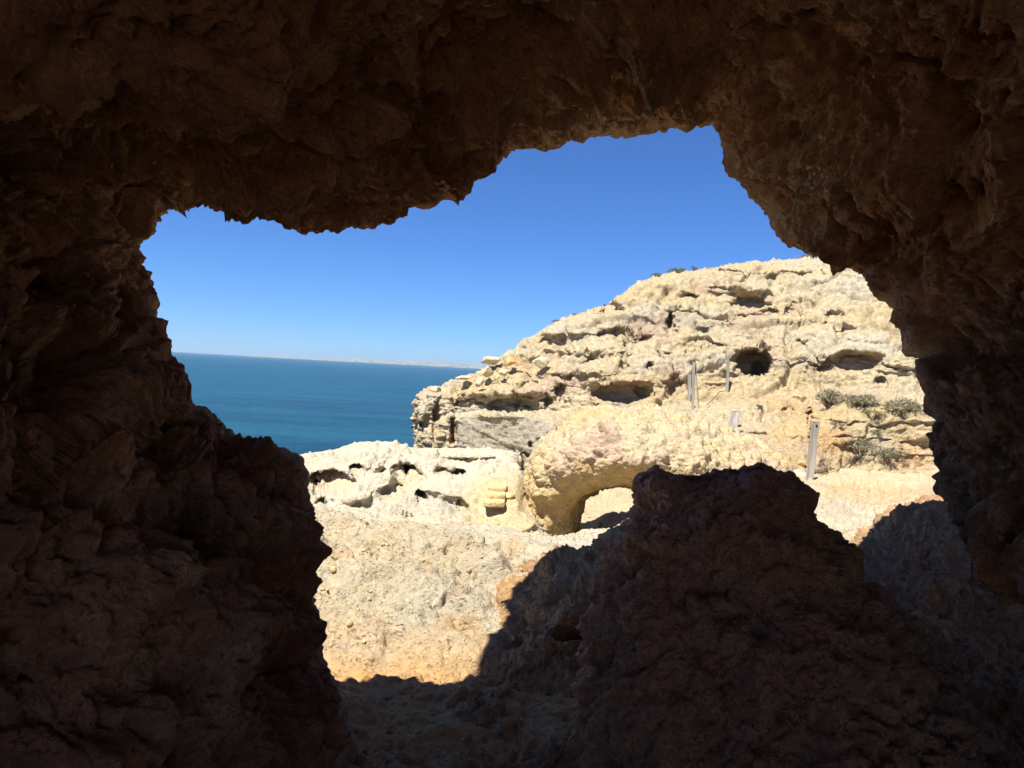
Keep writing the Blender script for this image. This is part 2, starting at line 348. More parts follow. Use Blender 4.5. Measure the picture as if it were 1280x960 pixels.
def build_ground():
    nu, nv = 620, 560
    px = np.concatenate([np.linspace(-900, 300, 60, endpoint=False), np.linspace(300, 1240, nu - 120, endpoint=False), np.linspace(1240, 2200, 60)])
    # rows by depression so that the picture is evenly covered
    iv = np.linspace(1 / 0.35, 1 / 32.0, nv)
    iv = np.concatenate([np.linspace(1 / .35, 1 / 2.5, 40, endpoint=False), np.linspace(1 / 2.5, 1 / 32.0, nv - 40)])
    d = 1 / iv
    PX, D = np.meshgrid(px, d, indexing='ij')
    X = (PX - 640) / FPX * D
    z = ground_height(PX, D)
    V = np.stack([X, D, z], -1)
    sp, sy, _ = proj(V)
    N = normals(V)
    far = sstep(4, 16, D)
    big = fbm(V * .55, 3) * .16 * (0.5 + far)
    Vs = np.stack([V[..., 0] * .85 - V[..., 1] * .5, V[..., 0] * .5 + V[..., 1] * .85, V[..., 2]], -1) + .25 * fbm(V * .8, 2)[..., None]
    mid = fbm(Vs * C(.8, 2.6, 2.0), 4, .55) * .13 * (.7 + .6 * far) + (ridged(V * 1.3, 3) - .45) * .06
    crust = fbm(V * C(4.5, 5.5, 5) + 2, 4, .62) * .055 + (ridged(V * 9, 2, .6) - .4) * .03
    smooth = sstep(0, .4, fbm(V * .8 + 5, 3)) * .6
    wv = .6 * fbm(V * 4, 2)[..., None]; pm = sstep(-.25, .2, fbm(V * 1.1 + 9, 2))
    pits = -.13 * sstep(.33, .20, worley(V * 3.6 + wv)) * pm - .055 * sstep(.36, .22, worley(V * 9 + wv)) * (.35 + .65 * pm)
    tb = Vs[..., 1] * .75 + .5 * fbm(V * .45 + 31, 3); fr = tb - np.floor(tb)
    bed = (sstep(0, .12, fr) * (1 - fr) ** 1.2 - .35) * .17 * sstep(-.25, .25, fbm(V * .6 + 66, 2)) * sstep(3.6, 5.5, D)
    hb = z + .25 * fbm(V * .5 + 13, 3) + .12 * V[..., 0]; tt = hb / .16; kk = np.floor(tt); ff = tt - kk
    strat = (sstep(0, .25, ff) * (1 - .8 * ff) - .3) * .085 * sstep(-.2, .3, fbm(np.stack([V[..., 0] * .9 + kk * 5.1, V[..., 1] * .9, kk * 2.3], -1), 3)) * sstep(4.2, 4.8, D) * sstep(7.5, 6, D) * sstep(760, 600, PX)
    disp = big + bed + strat * 1.3 + mid * (1 - .5 * smooth) + crust * (1 - .6 * smooth) + pits * (.6 + far * .5)
    floor = sstep(4.3, 3.6, D + .4 * fbm(V * 1.5 + 90, 3))
    disp = disp * (1 - .3 * floor)
    Vn = V + N * disp[..., None]
    # sandy path beyond the pillar
    path = stamp(sp, sy, V, 1130, 598, 110, 14, .1) + stamp(sp, sy, V, 990, 548, 50, 26, .1)
    # a few deeper pockets
    pk = [(575, 788, 26, 9, .10), (558, 772, 14, 5, .08), (628, 688, 10, 6, .09), (515, 697, 8, 5, .07), (690, 640, 14, 6, .1), (455, 800, 12, 6, .06), (600, 760, 12, 5, .06), (470, 830, 16, 7, .05), (540, 690, 16, 4, .05)]
    pocket = np.zeros(D.shape)
    for (cx, cy, rx, ry, dep) in pk:
        s = stamp(sp, sy, V, cx, cy, rx, ry, .35, 3.0, .7); Vn[..., 2] -= dep * s; pocket = np.maximum(pocket, s)
    n1 = fbm(V * .9 + 3, 4); n2 = fbm(V * 2.7 + 8, 4); n3 = fbm(V * .5 + 20, 3)
    col = mixc(C(.56, .485, .345) * np.ones(V.shape), C(.54, .425, .25), .3 + n1 * 1.1)
    col = mixc(col, C(.49, .44, .345), sstep(.0, .45, n3 + .4 * n2) * .65 * (1 - floor))
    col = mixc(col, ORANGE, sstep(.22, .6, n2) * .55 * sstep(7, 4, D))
    col = mixc(col, PINK, sstep(.15, .5, fbm(V * .7 + 40, 3)) * .5 * far)
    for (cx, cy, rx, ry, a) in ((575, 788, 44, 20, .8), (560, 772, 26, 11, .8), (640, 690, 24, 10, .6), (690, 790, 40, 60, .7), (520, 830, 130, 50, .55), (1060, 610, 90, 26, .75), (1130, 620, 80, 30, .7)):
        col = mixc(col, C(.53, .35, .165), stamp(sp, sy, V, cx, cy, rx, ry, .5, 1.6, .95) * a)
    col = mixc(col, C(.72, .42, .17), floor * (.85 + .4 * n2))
    col = mixc(col, C(.60, .46, .28), np.clip(path, 0, 1) * .8)
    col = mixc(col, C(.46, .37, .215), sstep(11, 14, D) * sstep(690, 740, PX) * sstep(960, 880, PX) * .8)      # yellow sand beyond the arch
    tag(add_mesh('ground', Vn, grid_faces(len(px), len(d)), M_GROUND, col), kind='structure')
    return Vn
GROUND = build_ground()

def build_bounce_ground():
    x = np.linspace(-16, 16, 120); y = np.linspace(-16, .5, 80); X, Y = np.meshgrid(x, y, indexing='ij')
    V = np.stack([X, Y, np.full_like(X, -1.66)], -1); V[..., 2] += .10 * fbm(V * .8, 4)
    col = mixc(C(.55, .34, .18) * np.ones(V.shape), C(.42, .26, .14), .5 + fbm(V * .6, 3))      # unseen ground, added and reddened to bounce warm light into the cave
    tag(add_mesh('bounce_ground', V, grid_faces(120, 80), M_GROUND, col), kind='structure')
build_bounce_ground()

# ------------------------------------------------------------------ cliff and headland beyond
def build_cliff():
    # per column: rows of (photo y, depth): foot hidden, foot, terrace edge, terrace back, wall, upper wall, brow, behind
    cols = [
        (566, [(760, 52), (640, 52), (545, 51), (535, 51), (525, 51), (515, 52), (505, 52), (560, 60)]),
        (538, [(760, 46), (620, 45), (540, 44), (530, 44), (518, 44), (510, 44), (498, 45), (560, 54)]),
        (519, [(760, 40), (600, 39), (540, 38.5), (528, 38.5), (520, 39), (512, 39), (506, 40), (560, 50)]),
        (530, [(760, 36.5), (600, 36), (545, 35.8), (530, 36.3), (512, 36.6), (500, 37), (491, 39), (540, 50)]),
        (560, [(760, 34.5), (600, 34), (528, 34), (517, 35.2), (502, 35.26), (492, 36.24), (478, 38.56), (520, 47.04)]),
        (600, [(760, 33), (600, 32.5), (522, 32.5), (514, 34.5), (500, 34.68), (487, 35.66), (464, 38.27), (480, 50.1)]),
        (650, [(760, 31), (600, 30.5), (522, 30.5), (513, 33.5), (490, 33.8), (467, 35.24), (431, 38.43), (450, 51.5)]),
        (700, [(760, 28), (600, 28), (529, 29), (513, 32.5), (481, 33.1), (447, 35.11), (402, 38.59), (420, 52.9)]),
        (760, [(760, 24), (590, 24.5), (525, 26), (511, 31), (475, 31.6), (432, 34.19), (381, 37.96), (395, 52.6)]),
        (800, [(760, 23), (585, 23.5), (525, 25.5), (510, 30.5), (470, 31.4), (420, 34.27), (355, 38.04), (370, 52.5)]),
        (830, [(760, 22.5), (580, 23), (524, 25.5), (507, 30), (463, 31.2), (410, 34.35), (347, 38.12), (360, 54.0)]),
        (880, [(760, 22), (580, 22.8), (520, 26.5), (500, 30.5), (455, 31.7), (400, 34.85), (341, 38.91), (352, 55.7)]),
        (940, [(760, 21.5), (585, 22.5), (515, 27), (482, 31), (445, 32.2), (395, 35.35), (331, 40.28), (345, 57.4)]),
        (1000, [(760, 21), (592, 22), (522, 27), (485, 31), (445, 32.2), (390, 35.64), (326, 40.86), (340, 59.0)]),
        (1060, [(760, 21.5), (588, 24), (512, 26), (482, 30), (446, 31.2), (388, 34.64), (322, 40.44), (338, 58.8)]),
        (1130, [(760, 22), (590, 24.5), (512, 25.8), (485, 29), (446, 30.2), (386, 33.64), (316, 39.44), (332, 57.0)]),
        (1250, [(760, 22), (585, 23.5), (508, 25), (480, 28), (440, 29.2), (378, 32.06), (306, 37.86), (322, 53.6)]),
        (1450, [(780, 20), (585, 21), (505, 22.5), (475, 25), (430, 26.2), (365, 29.06), (290, 34.28), (310, 48.2)]),
        (1800, [(820, 17), (590, 17.5), (500, 19), (465, 21), (410, 22.2), (345, 24.48), (270, 28.54), (290, 41.0)]),
    ]
    K = np.array([[P(px, y, d) for (y, d) in rows] for px, rows in cols])
    V, rows = surface(K, 900, 560)
    sp, sy, dd = proj(V)
    front = sstep(6.4, 5.9, rows)
    inn = into(V)
    dents = [  # x, y, rx, ry, depth, edge
        (941, 455, 28, 20, 2.2, .3), (948, 462, 13, 11, 1.6, .5), (1072, 451, 36, 15, 1.1, .4), (1030, 458, 14, 11, .8, .5),
        (937, 378, 32, 9, .8, .45), (962, 392, 14, 7, .9, .5), (838, 404, 6, 17, 1.5, .5), (780, 491, 46, 14, .75, .4), (806, 491, 14, 12, .4, .5),
        (700, 492, 9, 14, .9, .5), (684, 503, 7, 11, .9, .5), (664, 480, 12, 6, .8, .6), (765, 385, 16, 9, 1.0, .5), (770, 417, 22, 8, 1.1, .4), (800, 425, 18, 7, .9, .4),
        (683, 427, 9, 5, .9, .5), (640, 505, 36, 6, .9, .4), (585, 503, 26, 6, .9, .4), (757, 543, 6, 5, 1.3, .6), (775, 540, 16, 6, .4, .8), (985, 513, 9, 5, 1.2, .5), (1100, 476, 9, 6, .9, .5),
        (980, 345, 26, 7, .8, .4), (1020, 342, 22, 6, .8, .4), (990, 390, 12, 14, .6, .6), (860, 372, 16, 8, .6, .6), (895, 430, 14, 8, .5, .6), (740, 452, 14, 8, .7, .5), (812, 460, 8, 7, 1.0, .5),
        (545, 520, 6, 30, 1.0, .5), (566, 540, 6, 24, 1.6, .4), (657, 578, 8, 16, 1.6, .4), (664, 556, 4, 5, .8, .5), (527, 530, 4, 6, 1.2, .6), (1012, 530, 5, 26, .8, .5),
        (620, 483, 14, 5, .5, .5), (710, 437, 14, 6, .6, .5), (845, 480, 12, 14, .7, .5), (1045, 400, 14, 12, .6, .5), (915, 345, 14, 5, .5, .5), (1000, 430, 10, 8, .7, .5), (870, 455, 9, 6, .6, .5),
        (832, 445, 10, 6, .7, .5), (780, 455, 6, 8, .8, .5), (1060, 560, 40, 8, .5, .6), (960, 500, 30, 6, .4, .6),
    ]
    hole = np.zeros(sp.shape)
    for (cx, cy, rx, ry, dep, ed) in dents:
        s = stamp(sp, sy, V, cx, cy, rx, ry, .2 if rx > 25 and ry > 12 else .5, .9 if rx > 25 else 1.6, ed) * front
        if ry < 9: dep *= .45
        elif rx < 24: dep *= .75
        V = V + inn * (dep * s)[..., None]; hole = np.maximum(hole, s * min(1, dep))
    # hanging lips and ledges standing proud
    for (cx, cy, rx, ry, dep) in [(640, 489, 60, 7, .8), (590, 490, 45, 7, .8), (630, 519, 66, 4, .2), (740, 437, 60, 10, .8), (720, 463, 60, 9, .6), (930, 362, 46, 8, .7), (941, 434, 30, 6, .5),
                                  (770, 476, 44, 6, .7), (880, 400, 50, 12, .5), (700, 415, 46, 9, .6), (1030, 500, 30, 8, .6), (525, 515, 12, 12, .9), (575, 520, 14, 4, .2), (850, 420, 30, 26, .6)]:
        s = stamp(sp, sy, V, cx, cy, rx, ry, .3, .9, .8) * front; V = V - inn * (dep * s)[..., None]
    N = normals(V)
    up = np.clip(N[..., 2], 0, 1)
    st = .7 * fbm(V * C(.14, .14, .85) + 3, 3) + .5 * fbm(V * C(.3, .3, 2.2) + 33, 3)          # bedding: long horizontal ribs
    st = np.sign(st) * np.abs(st) ** .6
    crag = (ridged(V * C(.5, .5, .9), 3, .5) - .42) * .50 + fbm(V * C(1.0, 1.0, 1.9) + 21, 4, .62) * .42
    crust = (ridged(V * 2.2, 3, .6) - .4) + .6 * fbm(V * C(3, 3, 5) + 60, 2)
    wall = ((sp > 572) & (sp < 692) & (sy > 519) & (sy < 585) & (rows < 2.15)).astype(float)
    smoothw = np.clip(wall, 0, 1) * .75
    w = worley(V * 1.5 + .5 * fbm(V, 2)[..., None]); pits = -.22 * sstep(.32, .16, w) * sstep(-.05, .3, fbm(V * .35 + 9, 2))
    gully = -sstep(.13, .0, np.abs(fbm(V * C(.30, .30, .10) + 50, 2))) * .45
    disp = (crag * .48 + gully * .7) * (1 - smoothw) * (1 - .55 * hole) + crust * .16 * (1 - .7 * smoothw) * (1 - .6 * hole) + pits * (1 - smoothw * .6) * (1 - hole)
    disp *= np.where(rows < 2.2, .75, 1.0)
    hb = V[..., 2] + .9 * fbm(V * C(.10, .10, .05) + 5, 3) + .035 * V[..., 0]
    bedp = np.zeros(hb.shape)
    for thick, amp, sd in ((1.55, .50, 0), (.62, .24, 40)):
        t = hb / thick + sd; kk = np.floor(t); fr = t - kk
        lat = fbm(np.stack([V[..., 0] * .22 + kk * 7.3, V[..., 1] * .22, kk * 3.1 + sd], -1), 3)
        bedp = bedp + amp * sstep(-.15, .45, lat) * (sstep(0, .10, fr) * (1 - .75 * fr) - .3)
    st = st * .45 + bedp * 1.7
    V = V + N * disp[..., None] - inn * (st * .55 * (1 - smoothw) * (1 - .5 * hole) * sstep(7, 6, rows))[..., None]
    n1 = fbm(V * .22 + 3, 4); n2 = fbm(V * .8 + 8, 4); n3 = fbm(V * C(.1, .1, .5) + 14, 4)
    col = mixc(CREAM * np.ones(V.shape), YEL, .28 + n1 * 1.1)
    col = mixc(col, GREY * 1.1, sstep(.0, .45, n3 + .3 * n2) * .7)
    col = mixc(col, PINK, sstep(.12, .5, fbm(V * .3 + 40, 3)) * .6)
    col = mixc(col, GREY * .98, smoothw * 1.2)
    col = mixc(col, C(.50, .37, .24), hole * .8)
    for (cx, cy, rx, ry, c, a) in [(720, 480, 60, 18, PINK, .5), (840, 470, 40, 30, PINK, .5), (960, 440, 60, 20, PINK, .35), (905, 560, 66, 30, PINK * 1.05, .7), (730, 545, 60, 20, PINK * 1.05, .45), (1040, 550, 50, 30, ORANGE * 1.1, .65), (1130, 570, 50, 30, ORANGE * 1.15, .6),
                                   (990, 540, 50, 22, WARM * 1.1, .8), (970, 495, 80, 12, C(.56, .42, .24), .7), (645, 452, 18, 6, ORANGE, .7), (1090, 555, 40, 22, GREY * .8, .5), (690, 560, 14, 20, BROWN * 1.3, .4), (990, 512, 40, 10, ORANGE * 1.15, .5), (960, 410, 110, 50, CREAM, .35)]:
        col = mixc(col, c, stamp(sp, sy, V, cx, cy, rx, ry, .4, .6, .9) * a)
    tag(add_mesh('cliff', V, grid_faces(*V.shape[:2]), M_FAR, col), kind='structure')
    return V, sp, sy
CLIFF, CSP, CSY = build_cliff()

def on_cliff(px, py, back=0.0):
    """nearest cliff surface point seen at a photo pixel (frontmost)"""
    sp, sy, d = proj(CLIFF)
    e = (sp - px) ** 2 + (sy - py) ** 2
    m = e < 9
    if not m.any(): i = np.unravel_index(np.argmin(e), e.shape); return CLIFF[i]
    dd = np.where(m, d, 1e9); i = np.unravel_index(np.argmin(dd), dd.shape); return CLIFF[i]

# ------------------------------------------------------------------ pale ridge in front of the sea
def build_ridge():
    tops = [(120, 590), (240, 578), (320, 573), (360, 570), (400, 566), (430, 559), (452, 553), (492, 553), (512, 560), (560, 561), (620, 562), (646, 567), (656, 582), (668, 594), (684, 630), (720, 700)]
    K = []
    for px, yt in tops:
        f = 1.0 if px < 560 else 1.0 - .06 * sstep(560, 640, px)
        K.append([P(px, 760, 11.2 * f), P(px, max(672, yt + 70), 13.0 * f), P(px, max(645, yt + 52), 13.8 * f), P(px, yt + 42, 14.8 * f), P(px, yt + 22, 15.6 * f), P(px, yt + 8, 16.2 * f), P(px, yt, 18.2), P(px, yt + 14, 21), P(px, yt + 150, 23), P(px, yt + 420, 25)])
    V, rows = surface(np.array(K), 600, 500)
    sp, sy, dd = proj(V); front = sstep(6.2, 5.7, rows); inn = into(V)
    hole = np.zeros(sp.shape)
    for (cx, cy, rx, ry, dep, ed) in [(412, 606, 32, 18, 1.1, .4), (508, 598, 24, 26, .7, .45), (490, 620, 20, 14, .4, .6), (525, 620, 7, 8, 1.2, .5), (508, 595, 5, 10, .9, .5), (572, 592, 12, 7, .8, .5), (552, 590, 12, 7, .5, .5),
                                      (497, 655, 18, 9, .8, .5), (445, 587, 10, 7, .7, .5), (395, 618, 5, 8, .8, .5), (403, 632, 10, 10, .6, .6), (655, 585, 7, 9, 2.0, .5), (672, 618, 9, 28, .8, .5), (578, 630, 9, 9, .5, .5)]:
        s = stamp(sp, sy, V, cx, cy, rx, ry, .3, 1.6, ed) * front; V = V + inn * (dep * s)[..., None]; hole = np.maximum(hole, s * min(1, dep))
    block = stamp(sp, sy, V, 632, 630, 66, 46, .12, 1.0, .35) * front          # smooth block with the steps
    V = V - inn * (.5 * block)[..., None]
    for (cx, cy, rx, ry, dep) in [(440, 615, 34, 18, .35), (560, 608, 40, 18, .35), (470, 575, 20, 14, .4), (580, 567, 66, 5, .5)]:
        s = stamp(sp, sy, V, cx, cy, rx, ry, .3, 1.6, .8) * front * (1 - block); V = V - inn * (dep * s)[..., None]
    N = normals(V)
    crag = (ridged(V * C(.8, .8, 1.1), 3, .5) - .42) * .7 + fbm(V * C(1.8, 1.8, 2.8), 4, .6) * .45; crust = (ridged(V * 3.6, 3, .6) - .4) + .4 * fbm(V * 7, 2)
    w = worley(V * 3.2 + .5 * fbm(V * 2, 2)[..., None]); pits = -.13 * sstep(.32, .12, w) * sstep(-.05, .3, fbm(V * .8 + 9, 2))
    sm = np.clip(block + .6 * sstep(5.2, 5.9, rows), 0, 1)
    sm = np.clip(sm, 0, .85)
    V = V + N * ((crag * .20 + crust * .075 + pits * 1.2) * (1 - .8 * sm) * (1 - .4 * hole))[..., None]
    n1 = fbm(V * .6 + 3, 4); n2 = fbm(V * 2 + 8, 4)
    col = mixc(C(.50, .44, .325) * np.ones(V.shape), GREY * 1.0, sstep(-.25, .3, n1 + .3 * n2) * .9)
    col = mixc(col, YEL, block * .75); col = mixc(col, C(.55, .47, .325), sstep(4.8, 5.6, rows) * .8)
    col = mixc(col, C(.52, .40, .24), hole * .7)
    o = add_mesh('limestone_ridge', V, grid_faces(*V.shape[:2]), M_MID, col)
    tag(o, 'low pale limestone ridge with hollows and a flat top in front of the sea', 'rock')
    return V, o
RIDGE, ridge_o = build_ridge()

def front_point(S, px, py, tol=9):
    sp, sy, d = proj(S); e = (sp - px) ** 2 + (sy - py) ** 2; m = e < tol
    if not m.any(): return S[np.unravel_index(np.argmin(e), e.shape)]
    dd = np.where(m, d, 1e9); return S[np.unravel_index(np.argmin(dd), dd.shape)]

# ------------------------------------------------------------------ tubes and blobs of rock
def tube(path, nu, nv, seed, name, mat, disp_fn, col_fn, parent=None, ell=16):
    """path rows: centre point, in-plane side vector, depth vector (vectors carry the radii)"""
    th = np.linspace(0, 2 * math.pi, ell + 1)[:-1]
    K = np.array([[c + s * math.cos(a) + q * math.sin(a) for (c, s, q) in path] for a in th])
    V, rows = surface(K, nu, nv, wrap=True)
    ctr = V.mean(axis=0, keepdims=True)
    N = normals(V, True, ref=np.broadcast_to(ctr, V.shape))
    sp, sy, dd = proj(V)
    Vn = V + N * disp_fn(V, N, rows, sp, sy)[..., None]
    col = col_fn(Vn, N, rows, sp, sy)
    # close both ends
    nu_, nv_ = V.shape[:2]
    verts = np.concatenate([Vn.reshape(-1, 3), Vn[:, 0].mean(0)[None], Vn[:, -1].mean(0)[None]])
    cc = np.concatenate([col.reshape(-1, 3), col[:, 0].mean(0)[None], col[:, -1].mean(0)[None]])
    q = grid_faces(nu_, nv_, True); i = np.arange(nu_); j = (i + 1) % nu_
    A, B = nu_ * nv_, nu_ * nv_ + 1
    tris = np.concatenate([np.stack([i * nv_, j * nv_, np.full(nu_, A)], -1), np.stack([j * nv_ + nv_ - 1, i * nv_ + nv_ - 1, np.full(nu_, B)], -1)])
    qt = np.concatenate([q[:, [0, 1, 2]], q[:, [0, 2, 3]], tris])
    return add_mesh(name, verts, qt, mat, cc, parent), Vn

def build_arch():
    D = 14.2
    pts = [(694, 770, 52, 1.2, 0.3), (692, 712, 40, .95, 0.15), (691, 665, 27, .7, 0.0), (692, 635, 31, .75, -.03), (697, 608, 38, .85, -.08), (709, 586, 44, 1.0, -.14), (728, 570, 43, 1.15, -.2), (752, 559, 47, 1.3, -.2), (785, 556, 45, 1.4, -.2), (830, 567, 50, 1.4, -.1), (880, 585, 52, 1.3, .1), (930, 610, 55, 1.2, .3), (955, 660, 55, 1.2, .4), (965, 760, 60, 1.3, .4)]
    path = []
    for k, (px, py, r, rd, off) in enumerate(pts):
        a, b = pts[max(k - 1, 0)], pts[min(k + 1, len(pts) - 1)]
        tx, ty = b[0] - a[0], b[1] - a[1]; l = math.hypot(tx, ty); nx, ny = -ty / l, tx / l
        c = P(px, py, D + off + rd); s = P(px + nx * r, py + ny * r, D + off + rd) - c
        q = np.array([0.15, 1.0, 0]) * rd * 2.0
        path.append((c, s, q))
    def disp(V, N, rows, sp, sy):
        out = sstep(-.55, .35, N[..., 2] + .5 * fbm(V * 2.2, 3))          # crust on top, smooth underside
        crag = ridged(V * 1.1, 5, .55) - .4; crust = ridged(V * 4.2, 4, .6) - .35
        hole = stamp(sp, sy, V, 757, 543, 7, 6, .2, 2, .6) * (V[..., 1] < D)
        return (crag * .30 + crust * .16) * (.3 + .7 * out) + .13 * fbm(V * .8, 3) + .07 * fbm(V * 3.1 + 8, 3) - hole * .45
    def colr(V, N, rows, sp, sy):
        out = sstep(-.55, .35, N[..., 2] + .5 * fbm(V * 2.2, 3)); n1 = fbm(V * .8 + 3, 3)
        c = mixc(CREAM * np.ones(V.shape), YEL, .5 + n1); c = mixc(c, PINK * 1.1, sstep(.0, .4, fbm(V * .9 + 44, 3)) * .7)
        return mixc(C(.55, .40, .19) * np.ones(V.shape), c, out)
    o, V = tube(path, 300, 420, 3, 'rock_arch', M_MID, disp, colr)
    tag(o, 'small yellow natural rock arch with a crusty pitted top, below the cliff', 'rock')
    return V
ARCH = build_arch()

CAVE_LO, CAVE_HI = C(.41, .22, .13), C(.64, .40, .245)
def cave_col(V, seed=0):
    n1 = fbm(V * 1.3 + 3 + seed, 4); n2 = fbm(V * 4 + 8, 4)
    c = mixc(CAVE_LO * np.ones(V.shape), CAVE_HI, .45 + n1 * 1.0 + n2 * .35)
    c = mixc(c, C(.66, .50, .35), sstep(.15, .5, fbm(V * C(1.6, 1.6, 2.6) + 90, 4)) * .55)
    c = mixc(c, C(.20, .15, .12), sstep(.25, .55, fbm(V * C(2.2, 2.2, .9) + 120, 4)) * .5)
    return mixc(c, RED, sstep(.05, .5, fbm(V * .9 + 30, 3)) * .6)

def cave_disp(V, amp=1.0, sg=1.0, broken=1.0):
    big = fbm(V * 1.1 + 4, 3) * .13
    lump = (ridged(V * 2.3 + 2, 3, .5) - .42) * .17 * sg
    kn = (ridged(V * 6.5, 3, .6) - .4) * .070 * sg
    w = worley(V * 5.5 + .5 * fbm(V * 4, 2)[..., None]); pits = -.05 * sstep(.34, .08, w) * sstep(-.1, .3, fbm(V * 1.4 + 9, 2))
    fine = (ridged(V * 17, 3, .65) - .4) * .034 * sg
    hb = V[..., 2] + .35 * fbm(V * .7 + 80, 3) + .25 * V[..., 0]; tt = hb / .27; kk = np.floor(tt); ff = tt - kk
    bed = (sstep(0, .2, ff) * (1 - .7 * ff) - .35) * .06 * sstep(-.15, .35, fbm(np.stack([V[..., 0] * 1.2 + kk * 5.1, V[..., 1] * 1.2, kk * 2.3], -1), 2))
    blk = (cellid(V * 2.1 + .35 * fbm(V * 3 + 51, 2)[..., None]) - .5) * .085 * sstep(-.2, .2, fbm(V * .8 + 44, 2)) + (cellid(V * 5.3 + .25 * fbm(V * 6, 2)[..., None] + 3) - .5) * .035
    return amp * (big + lump + kn + pits + fine + (bed + blk) * broken)

def build_pillar():
    rowsd = [(1500, 640, 1750, 2.3, 1.0), (1150, 690, 1500, 2.35, .85), (960, 716, 1310, 2.5, .72), (860, 735, 1185, 2.6, .62), (770, 741, 1108, 2.7, .55), (700, 756, 1060, 2.78, .48), (655, 781, 1030, 2.82, .42), (628, 790, 1012, 2.86, .36), (607, 793, 1004, 2.88, .31), (598, 797, 999, 2.9, .26), (592, 808, 990, 2.9, .17), (590, 850, 960, 2.9, .06)]
    path = []
    for (y, l, r, d, dr) in rowsd:
        c = P((l + r) / 2, y, d); s = P(r, y, d) - c; path.append((c, s, np.array([0, dr, 0])))
    def disp(V, N, rows, sp, sy):
        k = 1 - .5 * sstep(6, 9, rows)
        a = cave_disp(V + 3, .72) * k + (ridged(V * C(9, 9, 6) + 5, 3, .6) - .4) * .05 * k
        bump = stamp(sp, sy, V, 940, 592, 40, 26, .1, 2, .9) * .012 + stamp(sp, sy, V, 815, 600, 26, 26, .1, 2, .9) * .015 - stamp(sp, sy, V, 868, 592, 26, 22, .1, 2, .9) * .03
        crack = -sstep(.05, .0, np.abs(fbm(V * C(2.6, 2.6, 1.9) + 7, 4))) * .012
        return a + bump * (rows > 5) + crack
    o, V = tube(path, 720, 440, 5, 'rock_pillar', M_CAVE, disp, lambda V, N, r, x, y: mixc(cave_col(V, 6), C(.72, .45, .28), .6 + .3 * sstep(900, 780, x)))  # left side painted paler, for the light from the opening
    tag(o, 'rugged brown rock pillar standing in the shade of the cave mouth', 'rock')
build_pillar()

def build_mounds():
    # brown shaded hump to the left of the pillar
    K = []
    for px, yt in [(585, 880), (612, 800), (630, 748), (660, 722), (690, 706), (722, 697), (745, 690), (768, 676), (800, 665), (860, 660), (940, 660)]:
        t = sstep(585, 640, px)
        K.append([P(px, 1010, 2.75), P(px, max(900, yt + 20), 3.3 + .1 * t), P(px, max(850, yt + 14), 3.7), P(px, yt + 60 - 50 * (1 - t), 4.1), P(px, yt, 4.9), P(px, yt + 22, 5.8), P(px, yt + 130, 6.2)])
    V, rows = surface(np.array(K), 300, 300); N = normals(V)
    sp, sy, _ = proj(V)
    dsp = cave_disp(V + 9, .75) - .30 * stamp(sp, sy, V, 718, 795, 34, 14, .2, 2, .6)
    V = V + N * dsp[..., None]
    n = fbm(V * 2 + 3, 4); col = mixc(C(.60, .37, .175) * np.ones(V.shape), C(.48, .29, .15), .5 + n * 1.2)
    tag(add_mesh('rock_hump', V, grid_faces(*V.shape[:2]), M_CAVE, col), 'rounded ochre rock hump in shade beside the lit patch of floor', 'rock')
    # slope on the far right
    K = []
    for px, yt in [(960, 790), (1030, 722), (1056, 688), (1085, 662), (1120, 642), (1165, 627), (1200, 640), (1250, 655), (1330, 660), (1500, 640), (1900, 600)]:
        K.append([P(px, 1400, 1.9), P(px, 1060, 2.5), P(px, 900, 3.0), P(px, max(790, yt + 60), 3.7), P(px, yt + 45, 4.6), P(px, yt + 8, 5.2), P(px, yt, 5.9), P(px, yt + 25, 6.9), P(px, yt + 110, 7.6)])
    V, rows = surface(np.array(K), 420, 360); N = normals(V)
    V = V + N * cave_disp(V + 14, .85)[..., None]
    n = fbm(V * 2 + 3, 4); col = mixc(C(.66, .40, .20) * np.ones(V.shape), C(.54, .32, .16), .5 + n * 1.2)
    col = mixc(col, C(.50, .34, .20), sstep(.1, .5, fbm(V * 1.5 + 77, 3)) * .5)
    tag(add_mesh('rock_slope', V, grid_faces(*V.shape[:2]), M_CAVE, col), 'sloping brown rock mass under the overhang behind the pillar', 'rock')
build_mounds()

